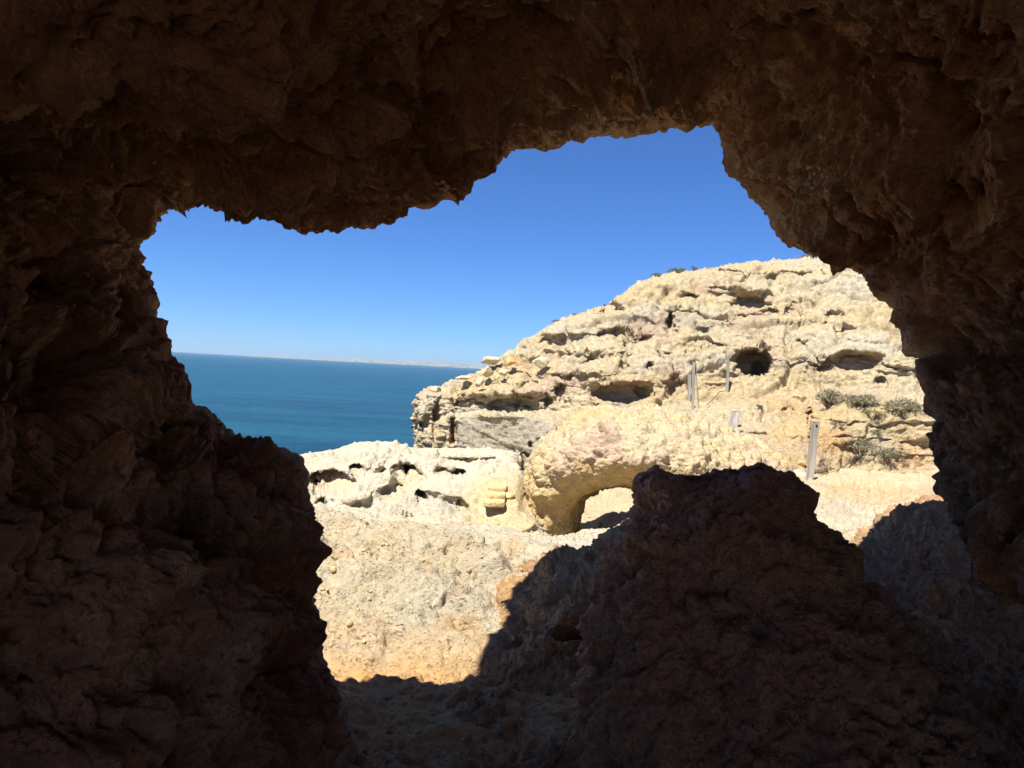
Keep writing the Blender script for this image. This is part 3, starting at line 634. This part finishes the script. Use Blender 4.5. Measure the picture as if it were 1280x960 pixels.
# ------------------------------------------------------------------ the cave we look out of
RIM = [  # photo x, y, depth of the lip, roof setback of the outer face
    (440, 1330, 2.6, 0), (424, 1080, 2.7, 0), (420, 960, 2.75, 0), (417, 870, 2.8, 0), (405, 790, 2.8, 0), (390, 730, 2.8, 0), (388, 670, 2.8, 0), (386, 618, 2.8, 0), (378, 578, 2.8, 0), (320, 560, 2.75, 0), (276, 526, 2.75, 0),
    (240, 490, 2.75, 0), (208, 440, 2.8, 0), (184, 385, 2.85, 0), (172, 330, 2.9, 0), (176, 285, 2.9, 0), (204, 252, 2.95, 0), (246, 236, 3.0, 0), (290, 234, 3.0, 0), (340, 254, 3.0, 0), (395, 268, 3.0, 0), (450, 276, 3.0, 0), (505, 257, 3.0, 0),
    (555, 243, 3.05, 0), (598, 219, 3.05, 0), (645, 191, 3.1, 0), (700, 183, 3.1, 0), (748, 165, 3.15, 0), (800, 163, 3.2, 0), (855, 150, 3.2, 0), (898, 163, 3.2, 0), (922, 205, 3.2, 0), (955, 252, 3.25, 0), (990, 288, 3.25, 0), (1044, 303, 3.3, 0), (1084, 328, 3.3, 0),
    (1108, 362, 3.25, 0), (1140, 402, 3.12, 0), (1160, 438, 2.98, 0), (1157, 475, 2.85, 0), (1160, 515, 2.75, 0), (1150, 548, 2.7, 0), (1162, 588, 2.6, 0), (1178, 630, 2.6, 0), (1200, 664, 2.6, 0), (1240, 692, 2.6, 0), (1300, 712, 2.55, 0), (1400, 760, 2.5, 0), (1600, 900, 2.4, 0)]

def build_cave():
    cx, cy = 650.0, 430.0
    K = []
    n = len(RIM)
    for k, (px, py, d, sb) in enumerate(RIM):
        if py < 500 and px < 300: d -= .24
        elif py < 330 and px < 530: d -= .27
        a = RIM[max(k - 2, 0)]; b = RIM[min(k + 2, n - 1)]
        ex, ey = px - cx, py - cy; l = math.hypot(ex, ey); ex, ey = ex / l, ey / l
        th = math.atan2(-ey, ex)
        up = max(0.0, -ey); side = abs(ex)
        def off(q, dd): return P(px + ex * q, py + ey * q, dd)
        # lateral ellipse behind / beside the camera, measured in metres
        def ring(y, rx, ru, rdn):
            z = -ey * (ru if ey < 0 else rdn); return np.array([ex * rx, y, z])
        inner = [ring(-2.2 - .7 * up, 1.7, .95, 2.0), ring(-1.9 - .4 * up, 1.8, 1.05, 2.0), ring(-1.0, 1.9, 1.25, 1.9), ring(.45, 2.0, 1.35, 2.0),  # rear end left open, out of view, to let fill light in
                 off(330, d - 1.4), off(150, d - .9), off(55, d - .42)]
        lip = off(0, d)
        zup = up
        sb = -.32 * sstep(215, 150, px) * 0 + (-.34 if (py < 330 and px < 545) else -.22 if py < 470 else 0.0)
        if py < 470: sb += .84 * sstep(495, 580, px) * (1 if px > 470 else 0)  # unseen roof visor pushed forward, shaped to cast the floor shadow
        if px > 950 and py < 460: sb += .45
        if (py < 500 and px < 300) or (py < 330 and px < 530): d -= .20
        outer = [off(22, d + .16 + sb * .3), off(75, d + .2 + sb * .8), off(190, d + .05 + sb * 1.15), off(330, d - .25 - .25 * up + sb), ring(.6, 4.2, 2.6, 3.2), ring(-1.5, 4.2, 2.6, 3.2), ring(-2.5 - .7 * up, 2.8, 1.9, 2.8), ring(-2.5 - .8 * up, 2.1, 1.3, 2.3), ring(-2.25 - .75 * up, 1.73, .98, 2.03)]
        K.append(inner + [lip] + outer)
    V, rows = surface(np.array(K), 1060, 570)
    N = normals(V)
    m_ = (rows > 4.5) & (rows < 6.5)
    if np.sum((N * -V).sum(-1)[m_]) < 0: N = -N
    sp, sy, dd = proj(V)
    ins = sstep(8.0, 7.0, rows)
    disp = cave_disp(V, 1.0, 1 - 2 * sstep(.18, .30, V[..., 2] + .5 * fbm(V * 1.2 + 70, 2)), np.clip(np.abs(rows - 7.3) / 1.6, .1, 1) ** 1.3) * (.48 + .52 * np.clip(np.abs(rows - 7.1) / .9, 0, 1))
    # big forms of the ceiling and walls: ribs that stand proud, hollows that recede
    for (x, y, rx, ry, a, h) in [(330, 225, 150, 26, .12, .10), (420, 130, 90, 22, -.25, .10), (480, 50, 34, 70, .5, .10), (560, 205, 90, 26, -.35, .08), (830, 90, 36, 100, -.5, .12), (950, 180, 46, 90, -.5, .08), (1080, 290, 120, 34, .75, .10),
                                 (60, 95, 110, 30, .2, .08), (300, 480, 60, 26, .6, .08), (190, 420, 40, 90, .1, .06), (130, 620, 160, 40, .15, .10), (300, 660, 120, 40, .3, .08), (300, 790, 120, 60, .1, .08), (1240, 520, 60, 120, .1, .1), (120, 330, 60, 110, -.2, .1)]:
        disp = disp + h * stamp(sp, sy, V, x, y, rx, ry, .3, 1.5, .9, a) * ins
    for (x, y, rx, ry, a, h) in [(1182, 440, 26, 40, .1, .22), (270, 582, 26, 12, 0, .16), (395, 125, 26, 12, 0, .10), (640, 110, 90, 60, 0, .12), (200, 180, 110, 40, .1, .10), (690, 60, 70, 50, 0, .1), (1010, 60, 70, 70, 0, .1), (1200, 200, 70, 90, 0, .1), (60, 480, 60, 70, 0, .1)]:
        disp = disp - h * stamp(sp, sy, V, x, y, rx, ry, .3, 1.5, .8, a) * ins
    # hanging crumbs along the lip
    lipm = np.exp(-((rows - 7.0) / .35) ** 2)
    disp = disp * (1 - .5 * lipm * sstep(640, 480, sp))
    disp = disp + lipm * ((ridged(V * 9 + 3, 3, .6) - .35) * .028 + fbm(V * 3.1 + 12, 3) * .03)
    V = V + N * disp[..., None]
    col = cave_col(V)
    col = mixc(col, C(.58, .41, .23), lipm * .5 * sstep(-.2, .3, fbm(V * 2.1 + 60, 3)))
    tag(add_mesh('cave_rock', V, grid_faces(*V.shape[:2]), M_CAVE, col), kind='structure')
build_cave()

# ------------------------------------------------------------------ steps, boulders
def blob(name, c, r, seed, mat, col, rot=0.0, tilt=0.0, n=28, parent=None, rough=.16):
    """angular weathered stone: sphere pressed by a few planes, then roughened"""
    rs = np.random.default_rng(seed)
    th = np.linspace(0, 2 * math.pi, n + 1)[:-1][:, None]; ph = np.linspace(.02, math.pi - .02, n // 2 + 2)[None, :]
    S = np.stack([np.cos(th) * np.sin(ph), np.sin(th) * np.sin(ph), np.cos(ph) + 0 * th], -1)
    V = S.copy()
    for k in range(16):
        nn = rs.normal(size=3); nn /= np.linalg.norm(nn); dcut = rs.uniform(.42, .8); q = V @ nn
        V = V - np.clip(q - dcut, 0, None)[..., None] * nn
    V = V * (1 + rough * .5 * fbm(S * 1.7 + seed, 3) + rough * .25 * fbm(S * 5 + seed, 3))[..., None] * np.asarray(r)
    ct, st_ = math.cos(tilt), math.sin(tilt); V = V @ np.array([[ct, 0, -st_], [0, 1, 0], [st_, 0, ct]])
    cr_, sr = math.cos(rot), math.sin(rot); V = V @ np.array([[cr_, sr, 0], [-sr, cr_, 0], [0, 0, 1]])
    cc = np.asarray(col) * (1 + .25 * fbm(V * 2 / max(r) + seed, 3))[..., None]
    o = add_mesh(name, V, grid_faces(n, n // 2 + 2, True), mat, cc, parent, smooth=False); o.location = c
    return o

def boulders():
    L = [  # x, y (centre), width, height in photo pixels, tint, tilt, label
        (614, 450, 31, 12, CREAM * 1.08, -.25, 'long pale slab boulder topmost of the pile on the headland'),
        (609, 465, 18, 15, CREAM * 1.05, .1, 'rounded cream boulder in the middle of the pile on the headland'),
        (629, 466, 15, 11, CREAM, .2, 'small cream boulder to the right in the pile on the headland'),
        (600, 478, 14, 12, CREAM * .95, -.5, 'tilted cream boulder lowest of the pile on the headland'),
        (676, 453, 23, 15, CREAM * 1.05, .35, 'smooth oval pale boulder alone on the slope beside the pile'),
        (577, 472, 22, 7, CREAM, -.1, 'flat pale slab at the seaward edge of the headland'),
        (637, 452, 15, 12, ORANGE * 1.25, .1, 'orange angular boulder behind the pile on the headland'),
        (545, 488, 14, 9, CREAM * .95, .1, 'small pale boulder nearest the tip of the headland'),
    ]
    for k, (x, y, w, h, c, t, lab) in enumerate(L):
        p = front_point(CLIFF, x, y + h * .3, 30); d = p @ CF - .25
        rx, rz = w / 2 / FPX * d * 1.12, h / 2 / FPX * d * 1.2
        o = blob('boulder', P(x, y, d), (rx, max(rx, rz) * .8, rz), 30 + k, M_BOULDER, c, random.uniform(-.4, .4), t)
        tag(o, lab, 'boulder', 'loose boulders on the headland')
    p = front_point(RIDGE, 638, 616); o = blob('boulder', p - CF * .1, (.12, .14, .12), 55, M_BOULDER, YEL, .3, .1)
    tag(o, 'small round yellow boulder beside the carved steps', 'boulder')
    p = front_point(CLIFF, 1003, 577); q = front_point(GROUND, 1003, 577); p = p if p @ CF < q @ CF else q
    o = blob('boulder', p, (.17, .17, .15), 58, M_BOULDER, ORANGE * 1.1, .3, .1); tag(o, 'small orange stone at the foot of the tall plank post', 'boulder')
boulders()

def steps():
    for k, (x, y, w, h) in enumerate([(622, 611, 24, 7), (620, 620, 25, 7.5), (618, 630, 27, 8)]):
        p = front_point(RIDGE, x, y + 2); d = p @ CF - .03 - .08 * k
        c = P(x, y, d); hw, hh, dp = w / 2 / FPX * d, h / 2 / FPX * d, .45
        n = 7; g = np.linspace(-1, 1, n)
        # a worn block: subdivided box rounded at the nosing
        vs_, fs_ = [], []
        for ax in range(3):
            for sg in (-1, 1):
                A, B = np.meshgrid(g, g, indexing='ij'); F = np.full_like(A, sg); q = [A, B]; q.insert(ax, F); S = np.stack(q, -1)
                S = S / (np.abs(S) ** 10).sum(-1, keepdims=True) ** .1
                Vv = S * np.array([hw, dp, hh]); Vv = Vv + .018 * np.stack([fbm(Vv * 5 + 9 * k, 3)] * 3, -1)
                f = grid_faces(n, n) + sum(len(v) for v in vs_); vs_.append(Vv.reshape(-1, 3)); fs_.append(f)
        o = add_mesh('step', np.concatenate(vs_), np.concatenate(fs_), M_BOULDER, np.tile(YEL * 1.05, (sum(len(v) for v in vs_), 1)), ridge_o)
        o.location = c + into(c[None])[0] * dp * .8
steps()

# ------------------------------------------------------------------ weathered timber posts
M_WOOD = plain_mat('weathered_timber', (.33, .30, .255), .9, 14, .35, .006, (1, 1, .08))
M_DARK = plain_mat('dark_hole', (.02, .016, .012), .9, 10, .2, 0)
def box_mesh(name, w, t, h, mat, parent, bev=.012, seed=0, lean=(0, 0), z0=0.0, top_slope=0.0):
    n = 9; zs = np.linspace(z0, h, n); V = []
    for z in zs:
        ring = []
        for (a, b) in ((-1, -1), (-1, 1), (1, 1), (1, -1)):
            for (ca, cb) in ((1, .8), (.8, 1)) if (a * b) > 0 else ((.8, 1), (1, .8)):
                ring.append((a * (w / 2 - bev * (1 - (ca - .8) / .2)), b * (t / 2 - bev * (1 - (cb - .8) / .2)), z + (top_slope * a * w if z == h else 0)))
        V.append(ring)
    V = np.array(V); V = np.swapaxes(V, 0, 1).copy()
    V[..., 0] += lean[0] * V[..., 2] + .006 * np.sin(V[..., 2] * 5 + seed); V[..., 1] += lean[1] * V[..., 2]
    nv = V.shape[1]; m = V.shape[0]
    fa = [tuple(int(q) for q in f) for f in grid_faces(m, nv, True)] + [tuple(i * nv for i in range(m)), tuple(i * nv + nv - 1 for i in range(m))]
    me = bpy.data.meshes.new(name); me.from_pydata([tuple(map(float, v)) for v in V.reshape(-1, 3)], [], fa); me.update(); me.materials.append(mat)
    o = bpy.data.objects.new(name, me); COL.objects.link(o)
    if parent: o.parent = parent
    return o

def nearest_surface(px, py):
    a = front_point(CLIFF, px, py, 12); b = front_point(GROUND, px, py, 12)
    return a if a @ CF < b @ CF else b

def posts():
    def up_post(xb, yb, xt, yt, wpx, label, thick=.09, extra=None, slope=0.0):
        p = nearest_surface(xb, yb); d = p @ CF; p = P(xb, yb, d)
        top = P(xt, yt, d); h = top[2] - p[2]; w = wpx / FPX * d
        root = empty('wooden_post', p); tag(root, label, 'post', 'weathered posts below the cliff')
        box_mesh('plank', w, thick, h, M_WOOD, root, .012, xb, ((top[0] - p[0]) / h, (top[1] - p[1]) / h * 0), -.35, slope)
        return root, h, w, (top[0] - p[0]) / h
    r, h, w, ln = up_post(1012, 596, 1019, 527, 8.8, 'broad grey plank post with a bolt hole near its top, nearest of the posts', .10)
    me = bpy.data.meshes.new('bolt_hole'); th = np.linspace(0, 2 * math.pi, 13)[:-1]
    V = [(ln * (h - .10) + .02 + .028 * math.cos(a), -.0525, h - .10 + .03 * math.sin(a)) for a in th] + [(ln * (h - .10) + .02 + .028 * math.cos(a), -.03, h - .10 + .03 * math.sin(a)) for a in th]
    me.from_pydata(V, [], [tuple(range(12))] + [(i, (i + 1) % 12, 12 + (i + 1) % 12, 12 + i) for i in range(12)]); me.materials.append(M_DARK)
    o = bpy.data.objects.new('bolt_hole', me); COL.objects.link(o); o.parent = r
    up_post(866, 508, 867, 452, 3.2, 'tall thin grey post, taller of the close pair left of the hollow', .12)
    up_post(861, 497, 862, 467, 3.8, 'short grey post beside the tall thin one left of the hollow', .12)
    up_post(909, 487, 910, 446, 2.9, 'slim grey post standing right in front of the small cliff hollow', .12)
    up_post(873, 506, 869, 453, 1.6, 'thin pale stake leaning against the tall thin post', .05)
    p = nearest_surface(917, 530); d = p @ CF; root = empty('timber_stump', p)
    tag(root, 'short leaning grey timber stump on the slope below the slim post', 'post')
    o = box_mesh('block', .27, .22, .52, M_WOOD, root, .02, 3, (.22, .25), -.2)
    # old cable trailing down from the slim post
    pts = [(906, 488), (897, 490), (892, 495), (889, 501), (885, 506)]
    C3 = [nearest_surface(x, y) + np.array([0, -.08, .10]) for x, y in pts]
    t = np.linspace(0, len(pts) - 1, 25); L = np.stack([np.interp(t, range(len(pts)), [c[i] for c in C3]) for i in range(3)], -1)
    th = np.linspace(0, 2 * math.pi, 7)[:-1]; ring = np.stack([np.cos(th), np.sin(th) * .5, np.sin(th)], -1) * .013
    V = np.swapaxes(L[:, None] + ring[None], 0, 1)
    tag(add_mesh('cable', V, grid_faces(6, 25, True), M_DARK), 'thin dark cable trailing down the rock from the slim post', 'cable')
posts()

# ------------------------------------------------------------------ shrubs
M_GREEN = plain_mat('green_leaves', (.085, .115, .045), .7, 6, .4, 0)
M_GREYGREEN = plain_mat('grey_green_leaves', (.13, .15, .085), .8, 6, .4, 0)
M_DRY = plain_mat('dry_grey_twigs', (.22, .20, .125), .9, 6, .45, 0)
M_STRAW = plain_mat('straw_green', (.24, .22, .09), .9, 6, .4, 0)
M_RUST = plain_mat('rusty_leaves', (.20, .11, .06), .9, 6, .4, 0)
M_STEM = plain_mat('woody_stem', (.16, .12, .085), .9, 10, .3, 0)
def shrub(x, y, w, h, mat, label, n=500, twig=False, seed=0, group=None):
    """x, y: photo pixel of the foot"""
    rs = np.random.default_rng(900 + seed)
    p = nearest_surface(x, y)
    if group == G_TOP:                                   # stands on the brow itself
        m = np.abs(CSPN - x) < 2.0; i = np.argmin(np.where(m, CSYN, 1e9)); p = CLIFF.reshape(-1, 3)[i] - np.array([0, .15, 0.08 + .15 * h / FPX * 40])
    d = p @ CF; W, H = w / FPX * d, h / FPX * d
    if twig: H *= .7
    root = empty('shrub', p); tag(root, label, 'shrub', group)
    # clumps inside a dome, leaves round each clump
    k = max(5, n // 45)
    a = rs.uniform(0, 2 * math.pi, k); rr = np.sqrt(rs.random(k)) * .8
    cl = np.stack([np.cos(a) * rr * W / 2, np.sin(a) * rr * W / 2 * .8, (.25 + .6 * rs.random(k) * (1 - .6 * rr)) * H], -1)
    ci = rs.integers(0, k, n); q = rs.normal(size=(n, 3)); q /= np.linalg.norm(q, axis=1)[:, None]
    c = cl[ci] + q * (rs.random((n, 1)) ** .4) * np.array([W * .2, W * .17, H * .24])
    c[:, 2] = np.maximum(c[:, 2], -.02)
    L = (.075 if not twig else .16) * rs.uniform(.6, 1.4, n) * max(.55, min(1.3, W)); B = L * (.5 if not twig else .13)
    u = rs.normal(size=(n, 3)) + q * .8 + np.array([0, 0, .5]); u /= np.linalg.norm(u, axis=1)[:, None]
    v = np.cross(u, rs.normal(size=(n, 3))); v /= np.linalg.norm(v, axis=1)[:, None]
    V = np.stack([c - u * L[:, None] * .5, c + v * B[:, None] * .5, c + u * L[:, None] * .5, c - v * B[:, None] * .5], 1).reshape(-1, 3)
    add_mesh('foliage', V, np.arange(4 * n).reshape(-1, 4), mat, None, root, smooth=False)
    sv, sf = [], []
    for i in range(min(k, 9)):
        e = cl[i]; b = np.array([e[0] * .15, e[1] * .15, -.15]); th = np.linspace(0, 2 * math.pi, 6)[:-1]; base = len(sv)
        for (pt, r) in ((b, .035 * min(W, 1.2)), ((b + e) / 2 + np.array([0, 0, .05 * H]), .024 * min(W, 1.2)), (e, .01)):
            sv += [pt + np.array([math.cos(t), math.sin(t), 0]) * r for t in th]
        for lv in (0, 1):
            for j in range(5): sf.append([base + lv * 5 + j, base + lv * 5 + (j + 1) % 5, base + lv * 5 + 5 + (j + 1) % 5, base + lv * 5 + 5 + j])
    add_mesh('stem', sv, sf, M_STEM, None, root, smooth=True)
    return root

CSPN, CSYN, _ = [a.ravel() for a in proj(CLIFF)]
G_TOP, G_GREY, G_LOW = 'shrubs on the cliff edge', 'dry grey shrubs on the terrace', 'small green tufts on the lower slope'
SH = [(864, 344, 12, 9, M_GREEN, 'small dark rounded bush standing up from the cliff skyline', 350, False, G_TOP),
      (846, 352, 26, 7, M_GREYGREEN, 'low wide green bush on the skyline left of the small dark bush', 420, False, G_TOP),
      (822, 354, 20, 6, M_GREYGREEN, 'low grey-green tuft at the left end of the cliff top', 300, False, G_TOP),
      (1015, 331, 34, 11, M_STRAW, 'straw-green grassy bush on the highest skyline by the overhang', 600, True, G_TOP),
      (1057, 388, 28, 34, M_GREYGREEN, 'big grey-green bush high on the cliff face by the overhang', 1100, False, None),
      (694, 405, 16, 4, M_RUST, 'flat rusty tuft on the middle of the sloping skyline', 200, True, G_TOP),
      (718, 401, 14, 4, M_RUST, 'flat rusty tuft just uphill of its twin on the skyline', 200, True, G_TOP),
      (1036, 506, 46, 26, M_DRY, 'wide dry grey shrub at the left end of the terrace', 900, True, G_GREY),
      (1074, 503, 40, 22, M_DRY, 'dry grey shrub in the middle of the terrace', 800, True, G_GREY),
      (1126, 512, 46, 26, M_DRY, 'dense dry grey shrub at the right end of the terrace', 900, True, G_GREY),
      (1044, 480, 18, 8, M_GREYGREEN, 'small green tuft growing above the wide dry grey shrub', 250, False, G_LOW),
      (1072, 562, 52, 28, M_DRY, 'sprawling dry grey shrub on the bank behind the plank post', 900, True, G_GREY),
      (1112, 572, 44, 24, M_DRY, 'dry grey shrub low on the bank near the cave wall', 700, True, G_GREY),
      (1095, 541, 18, 12, M_GREEN, 'small fresh green tuft above the sprawling dry grey shrub', 300, False, G_LOW),
      (1028, 590, 18, 9, M_DRY, 'tiny dry tuft beside the foot of the plank post', 250, True, G_GREY),
      (861, 521, 16, 8, M_GREYGREEN, 'small green tuft below the pair of thin posts', 260, False, G_LOW),
      (832, 552, 11, 8, M_GREYGREEN, 'tiny green tuft at the top right of the rock arch', 200, False, G_LOW),
      (910, 562, 9, 6, M_GREYGREEN, 'tiny green tuft on the pink slope above the pillar', 160, False, G_LOW),
      (785, 513, 10, 5, M_GREYGREEN, 'tiny green tuft under the long undercut of the cliff', 160, False, G_LOW)]
SH += [(1092, 517, 30, 12, M_STRAW, 'low straw-coloured tuft between two dry grey shrubs on the terrace', 420, True, G_GREY),
       (1050, 531, 22, 10, M_DRY, 'small dry tuft in the crack right of the plank post top', 300, True, G_GREY),
       (1000, 498, 20, 8, M_STRAW, 'flat straw tuft left of the wide dry grey shrub', 260, True, G_LOW),
       (948, 508, 14, 6, M_GREYGREEN, 'tiny grey-green tuft on the slope below the cliff hollow', 200, False, G_LOW),
       (900, 540, 16, 6, M_STRAW, 'tiny straw tuft just left of the timber stump', 220, True, G_LOW)]
for k, (x, y, w, h, m, lab, n, tw, g) in enumerate(SH): shrub(x, y, w, h, m, lab, n, tw, k, g)

# ------------------------------------------------------------------ rubble on the ground
def rubble():
    rs = np.random.default_rng(5); t = (1 + 5 ** .5) / 2
    ico = np.array([(-1, t, 0), (1, t, 0), (-1, -t, 0), (1, -t, 0), (0, -1, t), (0, 1, t), (0, -1, -t), (0, 1, -t), (t, 0, -1), (t, 0, 1), (-t, 0, -1), (-t, 0, 1)]) / 1.9
    icf = np.array([(0, 11, 5), (0, 5, 1), (0, 1, 7), (0, 7, 10), (0, 10, 11), (1, 5, 9), (5, 11, 4), (11, 10, 2), (10, 7, 6), (7, 1, 8), (3, 9, 4), (3, 4, 2), (3, 2, 6), (3, 6, 8), (3, 8, 9), (4, 9, 5), (2, 4, 11), (6, 2, 10), (8, 6, 7), (9, 8, 1)])
    Gp = GROUND.reshape(-1, 3); sp, sy, d = proj(Gp)
    ok = np.where((sp > 380) & (sp < 1200) & (sy > 590) & (sy < 970) & (fbm(Gp * .9 + 3, 2) > -.12))[0]
    ok = rs.choice(ok, 2600, replace=False)[:1500]; V, F, Cc = [], [], []
    for k, i in enumerate(ok):
        r = .0042 * d[i] ** .6 * rs.lognormal(0, .55); r = min(r, .09)
        A = rs.normal(size=(3, 3)); Q, _ = np.linalg.qr(A)
        v = (ico * rs.uniform(.75, 1.2, (12, 1)) * np.array([1, .8, .6])) @ Q * r
        V.append(v + Gp[i] + np.array([0, 0, r * .25])); F.append(icf + 12 * k); Cc.append(np.tile(mixc(CREAM, YEL, np.array(rs.random())) * rs.uniform(.8, 1.15), (12, 1)))
    tag(add_mesh('rubble', np.concatenate(V), np.concatenate(F), M_BOULDER, np.concatenate(Cc), smooth=False), kind='stuff')
rubble()

# ------------------------------------------------------------------ air
def haze():
    a, zb, zt = 16000.0, SEA_Z - 1.0, 110.0
    V = [(x, y, z) for z in (zb, zt) for (x, y) in ((-a, -a), (a, -a), (a, a), (-a, a))]
    F = [[3, 2, 1, 0], [4, 5, 6, 7], [0, 1, 5, 4], [1, 2, 6, 5], [2, 3, 7, 6], [3, 0, 4, 7]]
    m = bpy.data.materials.new('sea_air'); m.use_nodes = True; nt = m.node_tree; nt.nodes.clear()
    out = nt.nodes.new('ShaderNodeOutputMaterial'); pv = nt.nodes.new('ShaderNodeVolumePrincipled')
    pv.inputs['Color'].default_value = (.62, .84, 1.0, 1); pv.inputs['Density'].default_value = 9e-5; pv.inputs['Anisotropy'].default_value = 0.2
    nt.links.new(pv.outputs[0], out.inputs['Volume'])
    tag(add_mesh('haze', V, F, m, smooth=False), kind='stuff')
haze()
